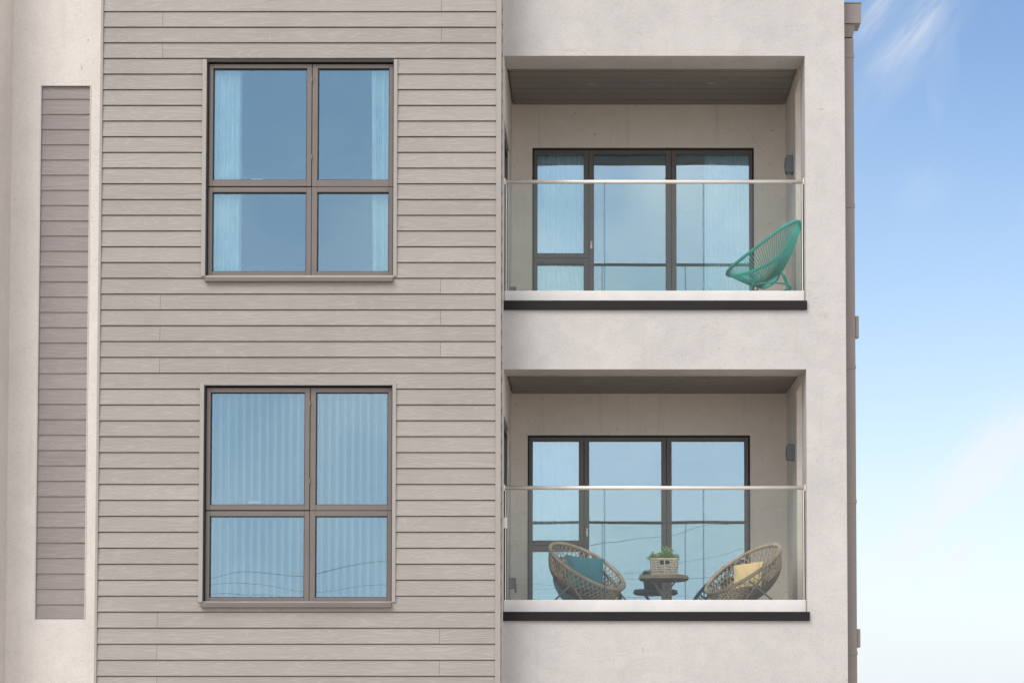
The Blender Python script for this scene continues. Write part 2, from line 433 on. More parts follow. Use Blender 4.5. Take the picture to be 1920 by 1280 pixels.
# trims
tm = MB()
tm.box(X(187, 320, YC), xl_c-.001, YC-.020, YC+.60, 0, TOP)
tm.build('edge_trim', M['trim'], B, bevel=.002)
tm = MB(); tm.box(xr_c+.001, xrc+.018, YC-.020, YC+.034, 0, TOP); tm.build('corner_trim', M['trim'], B, bevel=.002)
tm = MB(); tm.box(X(941.2, 500, 0), xo_l-.0005, -.035, .02, 0, TOP); tm.build('junction_trim', M['ltrim'], B, bevel=.002)

# ---- render walls round the balconies
OP = [dict(top=105, capt=563, capb=580, cht=545.5, rail=341), dict(top=692, capt=1146, capb=1163, cht=1124, rail=914)]
sw = MB()
zc_up, zc_lo = H(572, 0), H(1155, 0)
bands = [(H(OP[0]['top'], 0), TOP), (H(OP[1]['top'], 0), zc_up), (0, zc_lo)]
for a, b in bands: sw.box(xo_l, xo_r, 0, YL, a, b)
sw.box(xo_r, xp_r, 0, YL, 0, TOP)
sw.build('render_wall', M['stucco'], B)
# side wall with its slot openings, behind the pier
YS = 0.87
si = MB()
heads = [H(174, YS), H(733, YS)]; floors = [H(567, 0), H(1150, 0)]
zs = [(0, floors[1]+.0), (heads[1], floors[0]), (heads[0], TOP)]
for a, b in zs: si.box(xo_r, xp_r, YL, YS, a, b)
si.box(xo_r, xp_r, YS, 5.0, 0, TOP)
si.build('side_wall', M['stucco_in'], B)
# left inner wall and rear wall
DR = [dict(v=400, x=(998, 1008, 1094, 1104, 1114, 1248, 1259, 1269, 1405, 1414), top=277, pt=289.5, mid=(474, 494), ln=484),
      dict(v=950, x=(989, 999, 1085, 1095, 1105, 1240, 1250, 1260, 1396, 1407), top=815.5, pt=827.5, mid=(1012, 1034), ln=1022)]
rw = MB(); lw_ = MB()
levels = [(floors[0], H(140, 0.3)+.30), (floors[1], H(708, 0.3)+.30)]
for i, D in enumerate(DR):
    fz, cz = floors[i], (TOP if i == 0 else floors[0]-.02)
    x0, x1 = X(D['x'][0], D['v'], YR), X(D['x'][-1], D['v'], YR)
    dt = H(D['top'], YR)
    rw.box(xo_l, x0, YR, YR+.12, fz, cz); rw.box(x1, xo_r, YR, YR+.12, fz, cz)
    rw.box(x0, x1, YR, YR+.12, dt, cz)
    # left inner wall with side door opening
    ya, yb = 0.10, 1.18; dh = H(776, .1) if i else H(224, .1)
    lw_.box(xo_l-.12, xo_l, 0.02, ya, fz, cz); lw_.box(xo_l-.12, xo_l, yb, YR, fz, cz); lw_.box(xo_l-.12, xo_l, ya, yb, dh, cz)
rw.build('rear_wall', M['stucco_in'], B)
lw_.build('inner_wall', M['stucco_in'], B)
for i in range(2):
    fz = floors[i]; dh = H(776, .1) if i else H(224, .1)
    ya, yb = 0.10, 1.18
    d = MB(); d.box(xo_l-.07, xo_l-.012, ya, ya+.07, fz, dh); d.box(xo_l-.07, xo_l-.012, yb-.07, yb, fz, dh)
    d.box(xo_l-.07, xo_l-.012, ya+.07, yb-.07, dh-.08, dh); d.box(xo_l-.07, xo_l-.012, ya+.07, yb-.07, fz, fz+.1)
    do = d.build('side_door', M['dframe'], B)
    p = MB(); p.box(xo_l-.05, xo_l-.04, ya+.07, yb-.07, fz+.1, dh-.08); p.build('pane', M['dglass'], do)
    if i == 0: continue
    h = MB(); hz = H(981 if i else 420, .2); h.box(xo_l-.011, xo_l+.03, ya+.02, ya+.045, hz-.05, hz+.05); h.build('handle', M['white'], do, bevel=.004)

# slabs, soffits
for i in range(2):
    fz = floors[i]
    fl = MB(); fl.box(xo_l, xo_r, YL+.002, YR, fz-.12, fz); fl.build('balcony_floor', M['floor'], B)
    zso = H((197, 738)[i], YR)
    so_ = MB(); nb = 8; y0, y1 = YL+.004, YR-.004; dw = (y1-y0)/nb
    for k in range(nb):
        so_.cur = random.random()
        so_.box(xo_l+.02, xo_r-.012, y0+k*dw+.015, y0+(k+1)*dw-.006, zso, zso+.028)
    so_.box(xo_l+.003, xo_r-.003, y0, y1, zso+.029, zso+.04)
    so_.build('soffit', M['soffit'], B)

# ---- cladding windows
def frame_rect(mb, x0, x1, z0, z1, bx0, bx1, bz0, bz1, y0, y1):
    """ring between outer rect and inner rect, mitre free butt joints"""
    mb.box(x0, bx0, y0, y1, z0, z1); mb.box(bx1, x1, y0, y1, z0, z1)
    mb.box(bx0, bx1, y0, y1, z0, bz0); mb.box(bx0, bx1, y0, y1, bz1, z1)
YS0 = YC+.035        # sash face
for i, W in enumerate(WZ):
    zt, zb = H(W['o'][0], YC), H(W['sill'][0], YC)
    f = MB()
    f.box(WX[1], WX[1]+.010, YC-.004, YC+.14, zb, zt); f.box(WX[7]-.006, WX[7], YC-.004, YC+.14, zb, zt)
    f.box(WX[1]+.010, WX[7]-.006, YC-.004, YC+.14, zt-.007, zt)
    f.box(WX[4]-.012, WX[4]+.012, YS0+.03, YS0+.10, zb, zt-.007)
    gz = H(W['gap'], YC)
    f.box(WX[1]+.010, WX[4]-.012, YS0+.03, YS0+.10, gz-.012, gz+.012); f.box(WX[4]+.012, WX[7]-.006, YS0+.03, YS0+.10, gz-.012, gz+.012)
    f.box(WX[1]+.010, WX[7]-.006, YS0+.03, YS0+.10, zb, zb+.012)
    win = f.build('window', M['dark'], B)
    def Zs(v): return H(v, YS0)
    cells = [(WX[1]+.013, WX[4]-.004, WX[2], WX[3], gz+.005, zt-.017, Zs(W['up'][1]), Zs(W['up'][0])),
             (WX[4]+.002, WX[7]-.009, WX[5], WX[6], gz+.002, zt-.017, Zs(W['up'][1]), Zs(W['up'][0])),
             (WX[1]+.012, WX[4]-.002, WX[2], WX[3], zb+.010, gz-.005, Zs(W['lo'][1]), Zs(W['lo'][0])),
             (WX[4]+.002, WX[7]-.009, WX[5], WX[6], zb+.010, gz-.003, Zs(W['lo'][1]), Zs(W['lo'][0]))]
    for (x0, x1, a0, a1, z0, z1, c0, c1) in cells:
        s = MB(); yo = random.uniform(-.002, .002)
        frame_rect(s, x0, x1, z0, z1, a0-.004, a1+.004, c0-.004, c1+.004, YS0+yo, YS0+.06)
        s.build('sash', M['frame'], win, bevel=.003)
        s = MB(); frame_rect(s, a0-.0045, a1+.0045, c0-.0045, c1+.0045, a0+.003, a1-.003, c0+.003, c1-.003, YS0+.012, YS0+.05)
        s.build('glazing_bead', M['dark'], win)
        p = MB(); p.box(a0-.002, a1+.002, YS0+.028, YS0+.034, c0-.002, c1+.002)
        p.build('pane', M['wglass'], win)
    # hinges in the gap
    for (vx, vz) in ((WX[1]+.006, .12), (WX[4]-.001, .10), (WX[4]-.001, .72), (WX[1]+.006, .74)):
        h = MB(); hz = zt-(zt-gz)*vz-.03
        h.box(vx-.002, vx+.002, YC+.014, YC+.034, hz-.04, hz); h.build('hinge', M['trim'], win)
    h = MB(); hx = X(478, 320, YC); hz = H(W['up'][1]-5, YC)
    h.box(hx-.055, hx+.055, YS0+.075, YS0+.09, hz, hz+.015); h.box(hx-.01, hx+.05, YS0+.09, YS0+.12, hz+.001, hz+.013)
    h.build('handle', M['white'], win, bevel=.003)
    for (a, b) in ((WX[0], WX[1]-.0008), (WX[7]+.0008, WX[8])):
        s = MB(); s.box(a, b, YC-.022, YC+.03, zb+.0, zt+.012); s.build('side_trim', M['trim'], win, bevel=.002)
    s = MB(); z1, z0 = H(W['sill'][0], YC-.05), H(W['sill'][1], YC-.05)
    xa, xb = WX[1]-(.0 if i == 0 else .012), WX[7]
    s.hexa([(xa, YC-.048, z0), (xb, YC-.048, z0), (xa, YC+.03, z0), (xb, YC+.03, z0),
            (xa, YC-.048, z1-.004), (xb, YC-.048, z1-.004), (xa, YC+.03, z1+.004), (xb, YC+.03, z1+.004)])
    s.build('sill', M['frame'], win, bevel=.002)
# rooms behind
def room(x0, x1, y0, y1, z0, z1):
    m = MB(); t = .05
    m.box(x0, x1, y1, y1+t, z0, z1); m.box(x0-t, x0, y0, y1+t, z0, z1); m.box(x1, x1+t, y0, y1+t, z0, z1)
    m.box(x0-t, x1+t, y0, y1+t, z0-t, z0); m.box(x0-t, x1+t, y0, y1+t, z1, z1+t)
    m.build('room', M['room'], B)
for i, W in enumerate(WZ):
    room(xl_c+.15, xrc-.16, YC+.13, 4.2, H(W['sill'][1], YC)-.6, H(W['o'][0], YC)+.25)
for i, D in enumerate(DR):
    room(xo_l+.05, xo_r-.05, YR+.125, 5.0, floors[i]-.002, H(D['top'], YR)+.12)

# ---- balcony doors
for i, D in enumerate(DR):
    xs = [X(u, D['v'], YR) for u in D['x']]; fz = floors[i]
    Y0 = YR+.03
    def Zr(v): return H(v, Y0)
    zt = H(D['top'], YR)
    f = MB()
    f.box(xs[0]+.001, xs[0]+.014, Y0-.012, Y0+.085, fz, zt-.001); f.box(xs[-1]-.014, xs[-1]-.001, Y0-.012, Y0+.085, fz, zt-.001)
    f.box(xs[0]+.014, xs[-1]-.014, Y0-.012, Y0+.085, zt-.016, zt-.001)
    f.box(xs[3]-.006, xs[3]+.006, Y0+.01, Y0+.08, fz, zt-.016); f.box(xs[6]-.006, xs[6]+.006, Y0+.01, Y0+.08, fz, zt-.016)
    f.box(xs[0]+.014, xs[3]-.006, Y0+.012, Y0+.08, Zr(D['ln'])-.006, Zr(D['ln'])+.006)
    dr = f.build('balcony_door', M['dark'], B)
    pz1 = Zr(D['pt']); mz1, mz0 = Zr(D['mid'][0]), Zr(D['mid'][1]); ln = Zr(D['ln'])
    cells = [(xs[0]+.016, xs[3]-.002, xs[1], xs[2], ln+.002, zt-.018, mz1, pz1),
             (xs[0]+.016, xs[3]-.002, xs[1], xs[2], fz+.004, ln-.002, fz+.09, mz0),
             (xs[3]+.002, xs[6]-.002, xs[4], xs[5], fz+.004, zt-.018, fz+.09, pz1),
             (xs[6]+.002, xs[-1]-.016, xs[7], xs[8], fz+.004, zt-.018, fz+.09, pz1)]
    for (x0, x1, a0, a1, z0, z1, c0, c1) in cells:
        s = MB(); yo = random.uniform(-.002, .002)
        frame_rect(s, x0, x1, z0, z1, a0-.003, a1+.003, c0-.003, c1+.003, Y0+yo, Y0+.07)
        s.build('sash', M['dframe'], dr, bevel=.003)
        p = MB(); p.box(a0-.001, a1+.001, Y0+.025, Y0+.031, c0-.001, c1+.001); p.build('pane', M['dglass'], dr)
    hx = X(D['x'][3]+5 if i == 0 else D['x'][3]+6, D['v'], Y0); hz = H(460 if i == 0 else 997.5, Y0)
    h = MB(); h.box(hx-.012, hx+.008, Y0-.02, Y0-.003, hz-.04, hz+.04); h.box(hx-.006, hx+.006, Y0-.05, Y0-.02, hz+.02, hz+.034)
    h.build('handle', M['white'], dr, bevel=.003)

# ---- balustrades
for i, O in enumerate(OP):
    YB = 0.13
    zr = H(O['rail'], YB); zc1 = H(O['cht'], YB-.03); zcap = H(O['capt'], -.03)
    xa, xb = xo_l+.004, xo_r-.004
    m = MB(); m.box(xa, xb, YB-.045, YB+.045, zcap-.004, zc1)
    ba = m.build('balustrade', M['channel'], B, bevel=.004)
    m = MB(); m.tube([(xa+.006, YB, zr), (xb-.006, YB, zr)], .0185, 16); m.build('handrail', M['steel'], ba)
    for x in (xa, xb):
        m = MB(); m.box(x-.006, x+.006, YB-.025, YB+.025, zr-.03, zr+.03); m.build('rail_bracket', M['steel'], ba, bevel=.003)
        sx = x+.014 if x == xa else x-.014
        m = MB(); m.box(sx-.004, sx+.004, YB-.012, YB+.012, zc1, zr-.02); m.build('side_post', M['steel'], ba)
    js = [xa+.02, X(1133.5, 450 if i == 0 else 1000, YB), X(1319, 450 if i == 0 else 1000, YB), xb-.02]
    for a, b in zip(js[:-1], js[1:]):
        m = MB(); m.box(a+.004, b-.004, YB-.006, YB+.006, zc1-.02, zr-.006); m.build('glass_panel', M['bglass'], ba)
        for x in (a+.004, b-.004):
            if x > xa+.05 and x < xb-.05:
                m = MB(); m.box(x-.0018, x+.0018, YB-.0072, YB+.0072, zc1, zr-.016); m.build('glass_edge', M['edge'], ba)
    m = MB(); z0, z1 = H(O['capb'], -.03), H(O['capt'], -.03)
    m.box(xo_l-(.0 if i == 0 else .012), xo_r+(.008 if i == 0 else .02), -.03, YB+.05, z0, z1)
    m.build('edge_cap', M['cap'], B, bevel=.003)
    # glazing of the slot in the side wall
    m = MB(); m.box(xo_r+.17, xo_r+.18, YL+.005, YS-.005, floors[i], zr-.05); m.build('side_glass', M['bglass'], B)

# ---- pale wall at the left with the recessed board panel
pw = MB(); xlc = X(17, 640, YW)
zpt, zpb = H(161.5, YW), H(1160, YW)
# panel sides measured at height 660
pa, pb = X(75.2-3.5, 660, YW), X(167.3-3.3, 660, YW)
xe = X(187, 320, YC)+.25
pw.box(xlc, pa, YW, YW+.2, 0, TOP); pw.box(pb, xe, YW, YW+.2, 0, TOP)
pw.box(pa, pb, YW, YW+.2, 0, zpb); pw.box(pa, pb, YW, YW+.2, zpt, TOP)
pw.box(xlc-1.5, xlc, -.42, YW+.2, 0, TOP)
pw.build('pale_wall', M['pale'], B)
pn = MB(); YP = YW+.028
z = H(187, YP); pp = (H(187, YP)-H(1133, YP))/33.0
k = -1
while True:
    zt2 = min(z-k*pp, zpt-.006); zb2 = max(z-(k+1)*pp, zpb+.002)
    if z-(k+1)*pp < zpb-pp+.02: break
    pn.cur = random.random()
    a = YP-.014; b = YP-.003
    if zt2-zb2 > .01:
        pn.hexa([(pa+.004, a, zb2+.003), (pb-.006, a, zb2+.003), (pa+.004, YP+.01, zb2+.003), (pb-.006, YP+.01, zb2+.003),
                 (pa+.004, b, zt2+.003), (pb-.006, b, zt2+.003), (pa+.004, YP+.01, zt2+.003), (pb-.006, YP+.01, zt2+.003)])
    k += 1
pn.build('board_panel', M['board2'], B)
m = MB(); m.box(pa-.008, pa+.002, YW-.004, YP, zpb, zpt+.008); m.box(pa+.002, pb+.008, YW-.004, YP-.012, zpt+.0, zpt+.008)
m.box(pb-.002, pb+.008, YW-.004, YP, zpb, zpt-.0005); m.build('panel_trim', M['ltrim'], B)
m = MB(); m.box(pa, pb, YP+.012, YP+.03, zpb, zpt); m.build('panel_backing', M['dark'], B)

# ---- roof parapet cap above (out of frame), and body of the block
m = MB(); m.box(xl_c-.05, xp_r+.05, YC-.05, 5.0, TOP, TOP+.08); m.build('parapet_cap', M['pipe'], B)

# ---- downpipe on the end wall
pipe_y = .16
def px_(u, v): return X(u, v, pipe_y)
m = MB(); xa = xp_r+.002
xw = px_(1603, 500)
m.box(xa, xw, pipe_y, pipe_y+.10, 0, H(72, pipe_y))
dp = m.build('downpipe', M['pipe'], B, bevel=.004)
for v in (107, 388, 690, 942, 1226):
    m = MB(); zj = H(v, pipe_y); m.box(xa, xw+.004, pipe_y-.004, pipe_y+.104, zj-.006, zj+.03); m.build('pipe_joint', M['pipe'], dp, bevel=.002)
m = MB(); xh = px_(1613, 30); m.box(xa, xh, pipe_y-.05, pipe_y+.18, H(47, pipe_y), H(8, pipe_y)-.012)
m.hexa([(xa, pipe_y, H(70, pipe_y)), (px_(1599, 70), pipe_y, H(70, pipe_y)), (xa, pipe_y+.1, H(70, pipe_y)), (px_(1599, 70), pipe_y+.1, H(70, pipe_y)),
        (xa, pipe_y-.03, H(47, pipe_y)-.001), (px_(1603, 50), pipe_y-.03, H(47, pipe_y)-.001), (xa, pipe_y+.15, H(47, pipe_y)-.001), (px_(1603, 50), pipe_y+.15, H(47, pipe_y)-.001)])
m.box(xa, xh+.006, pipe_y-.056, pipe_y+.186, H(8, pipe_y)-.012, H(8, pipe_y)); m.build('hopper_head', M['pipe'], dp, bevel=.003)
for (va, vb, ua, ub) in ((591, 632, 1604, 1611), (1178, 1213, 1606, 1614)):
    m = MB(); m.box(xw+.001, px_(ub, va), pipe_y+.02, pipe_y+.10, H(vb, pipe_y), H(va, pipe_y)); m.build('pipe_clip', M['pipe'], dp, bevel=.008)

# ------------------------------------------------------------ light fittings and sockets
for i, (pts, nm) in enumerate(((((1108, 158), (1333, 156)), 'upper'), (((1101, 714), (1315, 714)), 'lower'))):
    zso = H((197, 738)[i], YR)
    for j, (u, v) in enumerate(pts):
        # depth where the sight line meets the soffit
        b = -(v-PY)/FPX; s = (zso-CZ)/(st+b*ct); Yd = CY+s*(ct-b*st)
        o = empty('downlight', (X(u, v, Yd), Yd, zso), ('left' if j == 0 else 'right')+' round downlight in the dark soffit of the '+nm+' balcony', 'ceiling light', 'downlights in the balcony soffits')
        m = MB(); m.lathe([(.034, .002), (.030, -.004), (.046, -.006), (.048, -.001), (.048, .002)], 28); m.build('bezel', M['trim'], o)
        m = MB(); m.lathe([(.031, -.0015), (.030, .001)], 24); m.build('lens', M['lens'], o)
for i, (v0_, v1_) in enumerate(((293, 326), (833, 863))):
    Yl = 1.12; z0, z1 = H(v1_, Yl), H(v0_, Yl); zc = (z0+z1)/2
    o = empty('wall_light', (xo_r, Yl, zc), 'grey up and down wall light above the '+('green chair on the upper balcony' if i == 0 else 'rattan chair with the yellow cushion'), 'wall light', 'wall lights on the balcony side wall')
    m = MB(); hh = (z1-z0)/2; ww = .055
    prof = [(-.078, -hh*.82), (-.066, -hh), (0, -hh), (0, hh), (-.066, hh), (-.078, hh*.82), (-.084, 0)]
    b = len(m.v)
    for y in (-ww, ww):
        for (x, z) in prof: m.v.append((x, y, z))
    n = len(prof); m.face(list(range(b, b+n))[::-1]); m.face(list(range(b+n, b+2*n)))
    for k in range(n): m.face([b+k, b+(k+1) % n, b+n+(k+1) % n, b+n+k])
    m.build('lamp_housing', M['lamp'], o, bevel=.006)
    m = MB(); m.box(-.055, -.02, -.03, .03, -hh-.004, -hh+.001); m.build('lamp_glass', M['lens'], o)
for i, v in enumerate((539, 1083)):
    Yl = 1.36; zt = H(v, Yl)
    o = empty('wall_socket', (xo_l, Yl, zt-.16), 'small grey weatherproof socket low on the left wall of the '+('upper' if i == 0 else 'lower')+' balcony', 'socket', 'weatherproof sockets on the balconies')
    m = MB(); m.box(.001, .055, -.05, .05, .055, .16); m.build('socket_box', M['lamp'], o, bevel=.006)
    m = MB()
    m.hexa([(.056, -.048, .01), (.075, -.048, .01), (.056, .048, .01), (.075, .048, .01), (.056, -.048, .162), (.066, -.048, .162), (.056, .048, .162), (.066, .048, .162)])
    m.build('socket_cover', M['dframe'], o, bevel=.004)

# ------------------------------------------------------------ curtains and blinds
def curtain(name, x0, x1, z0, z1, y, folds, amp, label, group, mat='curtain', lean=0.0, seed=0, nv=10):
    rn = random.Random(seed); ph = rn.random()*6; m = MB(); xm = (x0+x1)/2
    fr = [rn.uniform(.7, 1.35) for _ in range(folds+1)]
    cum = [0]
    for q in fr: cum.append(cum[-1]+q)
    tot = cum[-1]
    def warp(s):      # uneven pleats
        t = s*len(fr); k = min(int(t), len(fr)-1); return (cum[k]+(t-k)*fr[k])/tot
    def fn(a, b):
        s = a; k = s*len(fr)*2*math.pi
        pinch = 1.0 - .0*b
        xx = x0+(x1-x0)*warp(s)*pinch + lean*(1-b)*(x1-x0)*(.5-s) * (1 if True else 0)
        yy = y+1.5*amp*math.sin(k+ph)*(.75+.25*(1-b))
        return (xx-xm, yy-y, z0+(z1-z0)*b-z0)
    m.grid(fn, folds*14, nv)
    o = m.build(name, M[mat]); o.location = (xm, y, z0)
    return tag(o, label, 'curtain', group)
W0 = WZ[0]; zt, zb = H(W0['o'][0], YC)+.02, H(W0['sill'][1], YC)-.1
YCU = YC+.165
curtain('curtain', X(396, 320, YCU), X(452, 320, YCU), zb, zt, YCU, 5, .022, 'pale curtain gathered at the left side of the upper window', 'curtains of the upper window', lean=-.03, seed=1)
curtain('curtain', X(690, 320, YCU)+.03, X(738, 320, YCU), zb, zt, YCU, 5, .022, 'pale curtain gathered at the right side of the upper window', 'curtains of the upper window', lean=.22, seed=2)
# vertical blinds: one thing (rail > slats)
W1 = WZ[1]; zt, zb = H(W1['o'][0], YC)+.02, H(W1['sill'][1], YC)-.1
xa, xb = X(392, 930, YCU), X(740, 930, YCU)
o = empty('vertical_blind', ((xa+xb)/2, YCU, zb), 'pale vertical slat blind drawn across the lower window', 'blind')
m = MB(); m.box(-(xb-xa)/2, (xb-xa)/2, -.02, .02, zt-zb-.04, zt-zb-.0); m.build('head_rail', M['white'], o)
n = 24; sw_ = .032
for k in range(n):
    cx = -(xb-xa)/2+.03+k*((xb-xa)-.06)/(n-1); a = R(24+14*(k%2)+random.uniform(-9, 9)); m = MB()
    def fn(s, b):
        t = (s-.5)*sw_; bow = .006*math.cos((s-.5)*math.pi)
        return (cx+t*math.cos(a)-bow*math.sin(a), t*math.sin(a)+bow*math.cos(a), .03+b*(zt-zb-.075))
    m.grid(fn, 4, 1); m.build('slat', M['blind'], o)
curtain('curtain', X(392, 930, YCU+.1), X(440, 930, YCU+.1), zb, zt, YCU+.10, 6, .02, 'pale curtain bunched behind the left end of the vertical blind', 'curtains of the lower window', mat='blind', seed=5)
curtain('curtain', X(700, 930, YCU+.1), X(742, 930, YCU+.1), zb, zt, YCU+.10, 6, .02, 'pale curtain bunched behind the right end of the vertical blind', 'curtains of the lower window', mat='blind', seed=6)
# door curtains
YD_ = YR+.20
for i, (u0, u1, fo, lb, sd_) in enumerate(((1003, 1100, 10, 'sheer curtain filling the narrow left pane of the upper balcony door', 7), (1322, 1412, 11, 'sheer curtain behind the right pane of the upper balcony door', 8))):
    curtain('curtain', X(u0, 400, YD_), X(u1, 400, YD_), floors[0]+.03, H(283, YD_), YD_, fo, .02, lb, 'sheer curtains of the upper balcony door', seed=sd_)
for i, (u0, u1, fo, lb, sd_) in enumerate(((990, 1094, 7, 'sheer curtain filling the narrow left pane of the lower balcony door', 9),)):
    curtain('curtain', X(u0, 950, YD_), X(u1, 950, YD_), floors[1]+.03, H(812, YD_), YD_, fo, .006, lb, 'sheer curtains of the lower balcony door', seed=sd_)

# ------------------------------------------------------------ balcony furniture
rattan = NT('rattan'); rv = rattan.coord(); ra = rattan.noise(rv, 9, 4, .6); rb = rattan.noise(rv, 120, 2, .5)
rattan.bsdf(rattan.mix(rattan.ramp(ra, .35, .65, 0, 1), (0.42, 0.32, 0.23), (0.58, 0.47, 0.36)), .6, rb, .001, .6); M['rattan'] = rattan.m
rd = NT('rattan_dense'); rv = rd.coord()
wv = rd.n('ShaderNodeTexWave', wave_type='BANDS', bands_direction='Z'); rd.l(rv, wv.inputs[0]); wv.inputs['Scale'].default_value = 28; wv.inputs['Distortion'].default_value = 1.5
rd.bsdf(rd.mix(wv.outputs['Fac'], (0.11, 0.080, 0.058), (0.20, 0.15, 0.115)), .65, wv.outputs['Fac'], .003, .8); M['rattan_dense'] = rd.m
M['leg'] = metal_mat('leg_metal', (0.24, 0.205, 0.18), .4)
M['teal'] = cloth_mat('teal_cloth', (0.035, 0.20, 0.27), 0, 160)
M['yellow'] = cloth_mat('yellow_cloth', (0.82, 0.60, 0.32), 0, 160)
M['green'] = metal_mat('green_cord', (0.002, 0.50, 0.42), .38, 0, .08)
M['wicker'] = cloth_mat('white_wicker', (0.74, 0.65, 0.56), 0, 90, .7)
M['darkw'] = metal_mat('basket_inside', (0.025, 0.02, 0.018), .8)

def basis(nrm, down):
    n = Vector(nrm).normalized(); d = Vector(down); d = (d-n*d.dot(n)).normalized(); s = n.cross(d)
    return n, d, s
def frame_from(nrm):
    """rim plane: n normal, f = direction down the rim towards the front of the seat, s = sideways"""
    n = Vector(nrm).normalized(); f = Vector((n.x, n.y, 0)).normalized(); f = (f-n*f.dot(n)).normalized(); s = n.cross(f)
    return n, f, s

def rattan_chair(center, nrm, RL, RW, fz, label):
    base = Vector((center.x, center.y, fz))
    o = empty('rattan_chair', base, label, 'chair', 'rattan bowl chairs on the lower balcony')
    n, f, s = frame_from(nrm); c = center-base
    hz = Vector((f.x, f.y, 0)).normalized()
    seat_c = c - n*.27 + f*.04            # centre of the dense seat
    def rim(a):   # egg shaped, wider at the back
        w_ = RW*(1-.10*math.cos(a)); return c+f*(RL*math.cos(a))+s*(w_*math.sin(a))
    N = 72
    m = MB(); pts = [rim(2*math.pi*k/N) for k in range(N)]
    m.tube(pts, .015, 10, True)
    # wrapped cane over the rim
    for k in range(150):
        a = 2*math.pi*k/150; p = rim(a); t = (rim(a+.01)-rim(a-.01)).normalized(); u1 = n.cross(t).normalized()
        ring = [p+(n*math.cos(q)+u1*math.sin(q))*.0165+t*(.004*math.cos(q)) for q in [2*math.pi*j/8 for j in range(8)]]
        m.tube(ring, .0042, 4, True)
    m.build('rim', M['rattan'], o)
    def surf(a, q):   # q 0 rim .. 1 seat edge
        top = rim(a); sa = seat_c+f*(.23*math.cos(a))+s*(.21*math.sin(a))
        p = top.lerp(sa, q); bulge = math.sin(q*math.pi)*.055
        out = (top-c).normalized(); return p+out*bulge*.7-n*bulge*.55
    m = MB(); NS = 48
    for k in range(NS):
        for sg in (-1, 1):
            a0 = 2*math.pi*k/NS
            m.tube([surf(a0+sg*q*.62, q) + n*(.0025*sg) for q in [j/10 for j in range(11)]], .0046, 4)
    for q in (.5, .98):
        m.tube([surf(2*math.pi*k/60, q) for k in range(60)], .005, 5, True)
    m.build('woven_back', M['rattan'], o)
    m = MB()
    def seat(a, b):
        an = a*2*math.pi
        if b < .35: return surf(an, .46+.54*b/.35)
        t = (b-.35)/.65; e = surf(an, 1.0)
        return e.lerp(seat_c-n*.035, t)
    m.grid(seat, 56, 10); m.build('seat', M['rattan_dense'], o, solid=.008)
    # legs: two crossed hairpin pairs, one each side
    for sg in (-1, 1):
        side = s*sg
        topb = c-f*.25+side*RW*.86-n*.02; topf = c+f*.20+side*RW*.88-n*.03
        kn = c+side*RW*.55-n*.27
        ff = Vector((0, 0, 0))+hz*.34+Vector((side.x, side.y, 0)).normalized()*.35
        fb = Vector((0, 0, 0))-hz*.34+Vector((side.x, side.y, 0)).normalized()*.35
        ff.z = fb.z = .008
        a = MB(); a.tube([topb, ff], .0095, 8); a.build('leg', M['leg'], o)
        a = MB(); a.tube([topf, fb], .0095, 8); a.build('leg', M['leg'], o)
    return o, c+base, n, f, s
YCH = .74
def pt(u, v, Y): return Vector((X(u, v, Y), Y, H(v, Y)))
fz1 = floors[1]
oL, cL, nL, fL, sL = rattan_chair(pt(1103, 1061, .72), (.43, -.37, .83), .425, .37, fz1, 'rattan bowl chair holding the teal cushion, left of the small table')
oR, cR, nR, fR, sR = rattan_chair(pt(1391, 1066, .78), (-.49, -.30, .82), .435, .37, fz1, 'rattan bowl chair holding the yellow cushion, right of the small table')

def cushion(c, xa, ya, size, thick, mat, label):
    """xa, ya: in-plane axes; pillow with pinched corners"""
    xa = Vector(xa).normalized(); ya = Vector(ya); ya = (ya-xa*ya.dot(xa)).normalized(); na = xa.cross(ya)
    m = MB(); N = 18
    def side(sg):
        def fn(a, b):
            x, y = 2*a-1, 2*b-1
            pin = 1-.07*(1-x*x)*abs(y)**3 - 0
            piy = 1-.07*(1-y*y)*abs(x)**3
            X_ = x*(1-.085*(1-y*y))
            Y_ = y*(1-.085*(1-x*x))
            h = (max(0, (1-x**4))*max(0, (1-y**4)))**.5
            wr = .006*math.sin(9*x+4*y)*h
            return xa*X_*size/2+ya*Y_*size/2+na*sg*(h*thick/2+wr)
        return fn
    m.grid(side(1), N, N); m.grid(side(-1), N, N)
    o = m.build('cushion', mat); o.location = c
    mo = o.modifiers.new('weld', 'WELD'); mo.merge_threshold = .0005
    return tag(o, label, 'cushion', 'cushions on the rattan chairs')
# teal cushion stands on its edge against the back of the left bowl
cushion(pt(1096, 1074, .80), (1, .12, -.10), (.22, .55, 1), .385, .13, M['teal'], 'teal square cushion leaning in the left rattan chair')
cushion(pt(1402, 1078, .84), (.95, -.30, .12), (.30, .50, .85), .30, .11, M['yellow'], 'pale yellow square cushion leaning in the right rattan chair')

